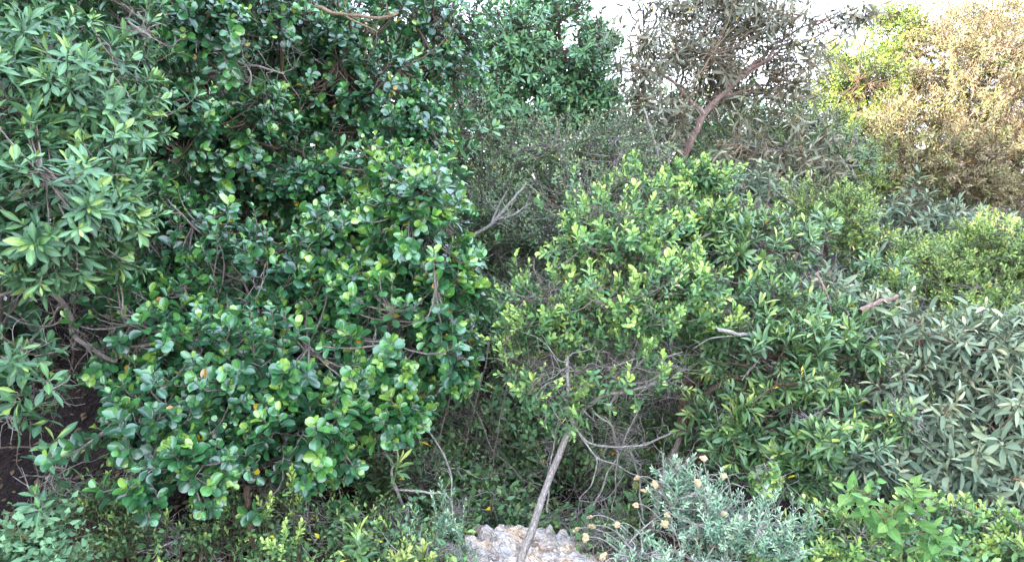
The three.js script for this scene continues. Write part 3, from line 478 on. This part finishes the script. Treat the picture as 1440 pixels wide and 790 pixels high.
// undergrowth that reads as one dark mass
for (const [name, label, style, lobes, root] of [
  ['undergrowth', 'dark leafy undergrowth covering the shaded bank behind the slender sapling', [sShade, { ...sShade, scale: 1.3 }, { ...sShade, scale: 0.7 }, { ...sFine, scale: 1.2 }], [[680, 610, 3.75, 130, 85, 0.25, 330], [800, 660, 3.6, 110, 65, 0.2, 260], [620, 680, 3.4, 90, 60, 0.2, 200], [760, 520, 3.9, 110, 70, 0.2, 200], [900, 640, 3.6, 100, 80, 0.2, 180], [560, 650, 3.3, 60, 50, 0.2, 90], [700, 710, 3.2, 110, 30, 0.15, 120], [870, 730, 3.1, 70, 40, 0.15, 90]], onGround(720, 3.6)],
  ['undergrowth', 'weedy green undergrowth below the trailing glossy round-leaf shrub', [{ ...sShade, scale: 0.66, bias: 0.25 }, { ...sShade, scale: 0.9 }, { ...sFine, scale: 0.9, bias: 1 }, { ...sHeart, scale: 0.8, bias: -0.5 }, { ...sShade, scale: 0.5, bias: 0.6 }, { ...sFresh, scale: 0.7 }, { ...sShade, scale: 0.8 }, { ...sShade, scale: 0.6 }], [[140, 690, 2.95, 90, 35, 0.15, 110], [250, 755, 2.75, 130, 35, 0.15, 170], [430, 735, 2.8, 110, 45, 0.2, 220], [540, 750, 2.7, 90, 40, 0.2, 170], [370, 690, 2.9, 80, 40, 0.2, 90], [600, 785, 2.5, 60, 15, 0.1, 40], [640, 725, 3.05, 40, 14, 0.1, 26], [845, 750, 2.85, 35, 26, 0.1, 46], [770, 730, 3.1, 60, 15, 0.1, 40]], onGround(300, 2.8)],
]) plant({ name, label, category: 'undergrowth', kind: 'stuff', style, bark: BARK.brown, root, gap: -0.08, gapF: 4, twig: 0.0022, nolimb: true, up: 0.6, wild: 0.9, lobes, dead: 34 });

for (const [label, style, lobes, x, d] of [
  ['spiky silver-green weed with upright stems beside the pale rock', { ...sSilver, n: [30, 44], span: 0.2 }, [[578, 725, 2.6, 12, 30, 0.05, 5], [625, 705, 2.6, 30, 30, 0.06, 9], [645, 735, 2.6, 16, 26, 0.05, 5]], 620, 2.7],
  ['yellow-green weed sprig in front of the crooked cut stem', { ...sFresh, bias: 0.6, scale: 0.75 }, [[412, 668, 2.65, 16, 24, 0.05, 5], [395, 745, 2.6, 30, 20, 0.06, 8], [372, 700, 2.65, 16, 18, 0.05, 4]], 400, 2.75],
  ['bright yellow-green weed clump at the edge of the pale rock', { ...sSmall, bias: 0.6 }, [[585, 782, 2.45, 28, 14, 0.06, 16], [560, 770, 2.45, 20, 14, 0.05, 8]], 580, 2.5],
  ['bright narrow-leaved weed growing among the forked dead stems', { ...sNarrow, bias: 0.4, scale: 0.8 }, [[500, 765, 2.5, 22, 18, 0.05, 4], [555, 655, 2.75, 10, 10, 0.03, 2]], 505, 2.6],
]) plant({ name: 'weed', label, category: 'weed', style, bark: BARK.green, root: onGround(x, d), gap: -1, twig: 0.0016, nolimb: true, up: 1.5, wild: 0.4, lobes });

// ---------------------------------------------------------------- bare branches, stems and sticks
function limb(g, root, name, path, r0, r1, mat, sides = 7, bend = 0.012) {
  const m = shade(new THREE.Mesh(new GB().tube(wander(smooth(path, path.length * 6), bend, 11).map((p) => p.clone().sub(root)), r0, r1, sides, 0.2).geo(), mat)); m.name = name; g.add(m); return m;
}
function bare(name, label, category, paths, mat, twigN = 0, group) {       // paths: [[points as column, row, depth], radius at foot, radius at end]
  const pts = paths.map(([p, a, b]) => [p.map((q) => P(...q)), a, b]), root = pts[0][0][0].clone(), g = new THREE.Group(); g.name = numbered(name); g.position.copy(root); scene.add(g); tag(g, label, category, group);
  pts.forEach(([p, a, b], k) => limb(g, root, k ? 'side_branch' : 'main_branch', p, a, b, mat));
  if (twigN) {
    const b = new GB();
    for (const [p, a, e] of pts) for (let k = 0; k < twigN; k++) {
      const c = new THREE.CatmullRomCurve3(p).getPoint(ra(0.35, 1)), d = rdir(); d.z *= 0.5; const q = c.clone().addScaledVector(d, ra(0.06, 0.22));
      const path = wander(bez(c, c.clone().lerp(q, 0.5).add(V(ra(-0.04, 0.04), ra(-0.04, 0.04), 0)), q, 7), 0.05, 12); b.tube(path.map((x) => x.clone().sub(root)), e * 0.5, e * 0.2, 4);
      for (let j = 2; j < 6; j++) if (rnd() < 0.5) { const w = path[j].clone().addScaledVector(rdir(), ra(0.03, 0.1)); b.tube(bez(path[j], path[j].clone().lerp(w, 0.5).add(V(0, 0.015, 0)), w, 4).map((x) => x.clone().sub(root)), e * 0.28, e * 0.14, 3); }
    }
    const m = shade(new THREE.Mesh(b.geo(), mat)); m.name = 'twigs'; m.userData.kind = 'stuff'; g.add(m);
  }
  return g;
}
const foot = (px, d) => { const q = onGround(px, d), s = project(q); return [s[0], s[1], s[2]]; };
bare('dead_branch', 'dead grey forked branch in front of the shadowy fine-leaved thicket', 'branch', [[[[640, 420, 4.1], [655, 340, 4.05], [690, 315, 4.0], [718, 285, 4.0], [738, 262, 4.0]], 0.012, 0.006], [[[690, 315, 4.0], [700, 296, 4.0], [712, 268, 3.98]], 0.007, 0.003], [[[700, 308, 4.0], [725, 300, 3.95], [745, 285, 3.95]], 0.006, 0.003]], BARK.pale, 5);
bare('dead_branch', 'grey bare branch arching from the slender sapling over the twig tangle', 'branch', [[[[806, 598, 2.82], [830, 622, 2.85], [890, 626, 2.85], [950, 608, 2.9]], 0.0045, 0.004], [[[806, 598, 2.82], [838, 640, 2.8], [880, 660, 2.8], [930, 690, 2.85]], 0.0035, 0.0015], [[[838, 640, 2.8], [832, 680, 2.78], [815, 705, 2.8], [850, 700, 2.8], [880, 665, 2.8]], 0.0025, 0.001], [[[830, 572, 2.82], [860, 600, 2.86], [868, 660, 2.9], [860, 720, 2.95]], 0.004, 0.002]], BARK.pale, 18);
bare('dead_branch', 'grey bare branch looping down under the long pointed leaves', 'branch', [[[[60, 400, 2.75], [92, 432, 2.7], [108, 478, 2.65], [165, 508, 2.65]], 0.012, 0.008], [[[30, 500, 2.75], [55, 470, 2.65], [85, 430, 2.65]], 0.004, 0.003], [[[5, 440, 2.7], [45, 458, 2.62], [80, 455, 2.6], [92, 432, 2.66]], 0.004, 0.002], [[[0, 415, 2.8], [40, 408, 2.75], [85, 405, 2.75]], 0.008, 0.005]], BARK.grey, 7);
bare('cut_stem', 'crooked brown stem with a pale cut end rising below the trailing round-leaf shrub', 'stem', [[[foot(372, 2.72), [356, 760, 2.72], [346, 715, 2.7], [348, 680, 2.7]], 0.014, 0.012]], BARK.brown, 0);
bare('dead_branch', 'pale broken stick poking out between the sapling and the narrow-leaf shrub', 'branch', [[[[1075, 478, 2.95], [1040, 470, 2.75], [1008, 464, 2.66]], 0.006, 0.007], [[[1040, 470, 2.75], [1000, 478, 2.72], [975, 490, 2.74]], 0.0025, 0.0015]], BARK.pale, 0);
bare('dead_branch', 'reddish bare stick lying in the silver felted shrub', 'branch', [[[[1262, 416, 3.1], [1240, 424, 2.95], [1210, 437, 2.85]], 0.008, 0.009], [[[1150, 385, 3.0], [1162, 410, 2.98], [1170, 440, 3.0]], 0.005, 0.003]], BARK.red, 0);
bare('dead_branch', 'grey forked dead stem among the weeds beside the pale rock', 'branch', [[[foot(590, 2.95), [560, 690, 2.85], [548, 660, 2.85], [570, 640, 2.85]], 0.006, 0.004], [[[560, 690, 2.85], [600, 690, 2.8], [632, 700, 2.85], [634, 740, 2.85]], 0.005, 0.003], [[[600, 600, 3.0], [632, 660, 2.9], [634, 720, 2.9]], 0.004, 0.003]], BARK.pale, 5);
bare('dead_branch', 'grey twiggy dead branch hanging in the gap inside the bright round-leaf shrub', 'branch', [[[[470, 360, 3.0], [520, 345, 2.95], [560, 380, 2.92], [590, 375, 2.95]], 0.006, 0.003], [[[500, 440, 3.0], [560, 450, 2.95], [600, 470, 2.95]], 0.005, 0.003]], BARK.grey, 8);

for (const [label, paths, mat, n] of [
  ['pale tangle of thin dead twigs under the crown of the slender sapling', [[[[806, 596, 2.77], [797, 550, 2.72], [800, 500, 2.7]], 0.010, 0.005], [[[818, 580, 2.79], [850, 556, 2.7], [895, 548, 2.66], [940, 530, 2.7]], 0.009, 0.004], [[[850, 575, 2.85], [890, 530, 2.82], [960, 495, 2.85]], 0.005, 0.003], [[[835, 710, 2.95], [868, 640, 2.9], [905, 560, 2.9]], 0.004, 0.0025], [[[905, 730, 3.0], [892, 650, 2.95], [850, 585, 2.9]], 0.004, 0.0025], [[[770, 720, 3.0], [775, 640, 2.95], [790, 560, 2.9]], 0.004, 0.002], [[[860, 520, 2.75], [900, 500, 2.72], [950, 515, 2.75]], 0.004, 0.0025]], BARK.pale, 26],
  ['hanging tangle of grey dead twigs beside the bulging round-leaf shrub', [[[[690, 470, 3.3], [672, 560, 3.2], [650, 640, 3.2]], 0.004, 0.002], [[[720, 500, 3.3], [702, 600, 3.2], [690, 670, 3.2]], 0.004, 0.002], [[[640, 520, 3.1], [625, 590, 3.05], [600, 660, 3.05]], 0.004, 0.002], [[[660, 560, 3.2], [700, 640, 3.2], [760, 690, 3.25]], 0.003, 0.002]], BARK.grey, 24],
  ['brown tangle of thin bare twigs in the dark hollow of the bank', [[[[-10, 470, 2.9], [60, 500, 2.85], [125, 470, 2.85]], 0.005, 0.003], [[[10, 570, 2.95], [80, 520, 2.9], [135, 545, 2.9]], 0.005, 0.003], [[[105, 420, 2.85], [97, 520, 2.85], [70, 600, 2.9]], 0.004, 0.0025], [[[0, 630, 2.85], [70, 625, 2.8], [140, 605, 2.85]], 0.004, 0.002]], BARK.brown, 12],
  ['purplish bare twigs in the gap beside the silver felted shrub', [[[[1245, 650, 3.0], [1226, 580, 2.95], [1242, 520, 2.95]], 0.005, 0.003], [[[1215, 640, 3.0], [1235, 600, 2.95], [1275, 570, 2.95]], 0.004, 0.0025], [[[1165, 470, 3.1], [1160, 420, 3.0], [1152, 380, 3.0]], 0.005, 0.003]], BARK.red, 9],
  ['grey twiggy dead wood in the hollow high in the tall round-leaf shrub', [[[[310, 105, 3.25], [350, 92, 3.15], [400, 104, 3.15]], 0.006, 0.004], [[[330, 80, 3.2], [352, 100, 3.12], [350, 125, 3.1]], 0.005, 0.003], [[[180, 30, 2.7], [196, 42, 2.62], [212, 54, 2.6]], 0.005, 0.005]], BARK.grey, 8],
  ['brown bare branch reaching along the top of the tall round-leaf shrub', [[[[430, 5, 3.6], [480, 20, 3.45], [530, 24, 3.4], [560, 18, 3.45]], 0.010, 0.006], [[[480, 20, 3.45], [510, 38, 3.4], [530, 45, 3.4]], 0.005, 0.003]], BARK.tan, 5],
  ['straw-coloured dry stalks poking up behind the narrow-leaf shrub', [[[[1080, 350, 3.5], [1062, 300, 3.45], [1045, 258, 3.4]], 0.004, 0.002], [[[1070, 340, 3.5], [1078, 300, 3.45], [1082, 250, 3.4]], 0.003, 0.0015]], BARK.tan, 5],
  ['thin pale bare stem beside the reddish leaning trunk', [[[[935, 262, 5.5], [928, 225, 5.35], [914, 180, 5.3], [905, 150, 5.3]], 0.012, 0.007]], BARK.pale, 3],
]) bare('twig_tangle', label, 'dead twigs', paths, mat, n);

// ---------------------------------------------------------------- dry flower heads of the silver bush
{
  const head = (() => { const g = new THREE.IcosahedronGeometry(0.0105, 3), p = g.attributes.position, v = V(); for (let k = 0; k < p.count; k++) { v.fromBufferAttribute(p, k); const h = 1 + 0.95 * nz(v.x * 190, v.y * 190, v.z * 190) + 0.5 * nz(v.x * 520, v.y * 520, v.z * 520); p.setXYZ(k, v.x * h, v.y * h * 0.75, v.z * h); } g.computeVertexNormals(); return g; })();
  const mat = new THREE.MeshStandardMaterial({ color: new THREE.Color().setRGB(0.48, 0.37, 0.21), roughness: 1 }), stalks = new GB();
  for (const [x, y, d, bx, by] of [[906, 690, 2.36, 960, 740], [921, 680, 2.36, 965, 735], [990, 645, 2.36, 1005, 720], [982, 680, 2.3, 1000, 740], [936, 736, 2.25, 960, 780], [938, 724, 2.3, 950, 775], [810, 745, 2.3, 900, 790], [832, 740, 2.3, 900, 780], [830, 727, 2.33, 905, 770], [868, 737, 2.28, 920, 780], [823, 757, 2.26, 890, 795], [848, 782, 2.22, 900, 800], [895, 710, 2.34, 950, 760], [1018, 722, 2.25, 1030, 780], [1018, 670, 2.36, 1030, 730], [896, 672, 2.4, 950, 730]]) {
    const q = P(x, y, d), b = P(bx, by, d + 0.05), m = shade(new THREE.Mesh(head, mat)); m.name = 'flower_head'; m.position.copy(q).sub(silver.position); m.rotation.set(ra(-1, 1), ra(0, 6), ra(-1, 1)); m.scale.set(ra(0.7, 1.15), ra(0.6, 0.9), ra(0.7, 1.15)); silver.add(m);
    const mid = P((x + bx) / 2 + ra(-12, 6), Math.min(y, by) - ra(2, 18), d); stalks.tube(bez(b, mid, q, 9).map((p) => p.clone().sub(silver.position)), 0.0022, 0.0014, 4);
  }
  const m = shade(new THREE.Mesh(stalks.geo(), BARK.pale)); m.name = 'flower_stalks'; m.userData.kind = 'stuff'; silver.add(m);
}

// ---------------------------------------------------------------- rock and stones
const rockMat = new THREE.MeshStandardMaterial({ color: new THREE.Color().setRGB(0.92, 0.86, 0.78), map: rockMap, bumpMap: rockBump, bumpScale: 0.011, roughness: 0.95 });
{
  // a crumbling boulder: broken facets tilted each its own way, with worn joints between them
  const cells = []; for (let k = 0; k < 90; k++) cells.push([ra(-0.45, 0.45), ra(-0.4, 0.4), ra(-0.05, 0.05), ra(-0.55, 0.55), ra(-0.55, 0.55)]);
  const c = P(725, 800, 2.85), N = 150, pos = [], uv = [], idx = [];
  const gy = ground(c.x, c.z);
  for (let j = 0; j <= N; j++) for (let i = 0; i <= N; i++) {
    const x = (i / N * 2 - 1) * 0.42, z = (j / N * 2 - 1) * 0.36; let b1 = 9, b2 = 9, B = cells[0];
    for (const q of cells) { const dd = Math.hypot(x - q[0] + 0.02 * nz(x * 20, z * 20), z - q[1]); if (dd < b1) { b2 = b1; b1 = dd; B = q; } else if (dd < b2) b2 = dd; }
    const e = Math.hypot(x / 0.34, z / 0.28) + 0.25 * nz(x * 5, z * 5, 9), top = 0.105 * (1 - Math.pow(clamp(e, 0, 1.3), 3)) - (e > 1 ? 0.3 * (e - 1) : 0);
    const h = top + B[2] * 0.5 + (x - B[0]) * B[3] * 0.5 + (z - B[1]) * B[4] * 0.5 - 0.022 * (1 - sst(0, 0.014, b2 - b1)) + 0.026 * nz(x * 13, z * 13) + 0.016 * nz(x * 35, z * 35, 4) + 0.011 * nz(x * 90, z * 90, 4);
    pos.push(x, h, z); uv.push(x + h * 0.7, z - h * 0.7);
  }
  for (let j = 0; j < N; j++) for (let i = 0; i < N; i++) { const o = j * (N + 1) + i, q = o + N + 1; idx.push(o, q, o + 1, o + 1, q, q + 1); }
  const g = new THREE.BufferGeometry(); g.setAttribute('position', new THREE.Float32BufferAttribute(pos, 3)); g.setAttribute('uv', new THREE.Float32BufferAttribute(uv, 2)); g.setIndex(idx); g.computeVertexNormals();
  const m = shade(new THREE.Mesh(g, rockMat)); m.name = 'rock'; m.scale.set(1.5, 1.25, 1.2); m.position.set(c.x, gy + 0.04, c.z); const frag = [3, 8, 15, 22].map((k) => { const f = new THREE.DodecahedronGeometry(1, 1), p = f.attributes.position, v = V(), u = []; for (let n = 0; n < p.count; n++) { v.fromBufferAttribute(p, n).normalize(); const h = 1 + 0.55 * nz(v.x * 1.7 + k, v.y * 1.7, v.z * 1.7); p.setXYZ(n, v.x * h, v.y * h * 0.6, v.z * h * 0.85); u.push(v.x * 0.03 + k * 0.13, v.z * 0.03 + v.y * 0.03); } f.setAttribute('uv', new THREE.Float32BufferAttribute(u, 2)); f.computeVertexNormals(); return f; });
  const tones = [[0.96, 0.91, 0.85], [0.78, 0.73, 0.68], [0.92, 0.83, 0.72], [0.70, 0.66, 0.62]].map((t) => { const q = rockMat.clone(); q.color.setRGB(...t); return q; });
  for (let k = 0; k < 110; k++) { const n = Math.floor(ra(0.12, 0.88) * N) * (N + 1) + Math.floor(ra(0.1, 0.9) * N); if (pos[3 * n + 1] < 0.0) continue; const f = shade(new THREE.Mesh(pick(frag), pick(tones))), r = 0.007 + 0.022 * Math.pow(rnd(), 2.2); f.name = 'fragment'; f.position.set(pos[3 * n], pos[3 * n + 1] + r * 0.15, pos[3 * n + 2]); f.rotation.set(ra(-0.6, 0.6), ra(0, 6.3), ra(-0.6, 0.6)); f.scale.setScalar(r); m.add(f); }
  scene.add(tag(m, 'crumbling pale pinkish-grey rock at the foot of the slender sapling', 'rock'));
}
// loose stones
function stoneGeo(r, s) {
  const g = new THREE.DodecahedronGeometry(1, 2), p = g.attributes.position, v = V(), uv = [];
  for (let k = 0; k < p.count; k++) { v.fromBufferAttribute(p, k).normalize(); const h = 1 + 0.35 * nz(v.x * 1.5 + s, v.y * 1.5, v.z * 1.5) + 0.18 * nz(v.x * 4, v.y * 4 + s, v.z * 4); p.setXYZ(k, v.x * r[0] * h, v.y * r[1] * h, v.z * r[2] * h); uv.push(v.x * r[0] + v.y * r[1], v.z * r[2]); }
  g.setAttribute('uv', new THREE.Float32BufferAttribute(uv, 2)); g.computeVertexNormals(); return g;
}
for (const [x, d, lift, r, label] of [[676, 2.6, 0.13, [0.03, 0.018, 0.034], 'white flat stone lying on the pale rock'], [580, 2.5, 0.02, [0.035, 0.02, 0.03], 'small white stone among the yellow-green weeds'], [802, 2.72, 0.07, [0.045, 0.03, 0.035], 'grey stone leaning on the pale rock beside the silvery bush'], [655, 2.85, 0.12, [0.04, 0.03, 0.03], 'pinkish stone on the weedy edge of the pale rock']]) {
  const q = onGround(x, d), m = shade(new THREE.Mesh(stoneGeo(r, x), rockMat)); m.name = numbered('stone'); m.position.set(q.x, q.y + lift, q.z); m.rotation.set(0.25, x, 0.1); scene.add(tag(m, label, 'stone', 'loose stones by the rock'));
}
// litter on the bank: fallen leaves nobody could count
{
  const kind = K.shadeleaf, n = 11000, im = shade(new THREE.InstancedMesh(kind.geos[2], new THREE.MeshStandardMaterial({ color: 0xffffff, vertexColors: true, roughness: 1, side: THREE.DoubleSide }), n)), m = new THREE.Matrix4(), q = new THREE.Quaternion(), c = new THREE.Color();
  for (let k = 0; k < n; k++) {
    const x = ra(-3.2, 3), z = -ra(2.2, 5), y = ground(x, z) + 0.006; q.setFromEuler(new THREE.Euler(-1.57 + ra(-0.5, 0.5), ra(-0.4, 0.4), ra(0, 6.28), 'YXZ')); const s = ra(0.5, 1.2);
    m.compose(V(x, y, z), q, V(s, s, s)); im.setMatrixAt(k, m); const b = ra(0.4, 2.4); im.setColorAt(k, c.setRGB(0.12 * b, 0.08 * b, 0.055 * b));
  }
  im.name = 'leaf_litter'; scene.add(tag(im, 'dull brown fallen leaves scattered over the dark soil bank', 'leaf litter', null, 'stuff'));
}

finish();
renderer.render(scene, camera);
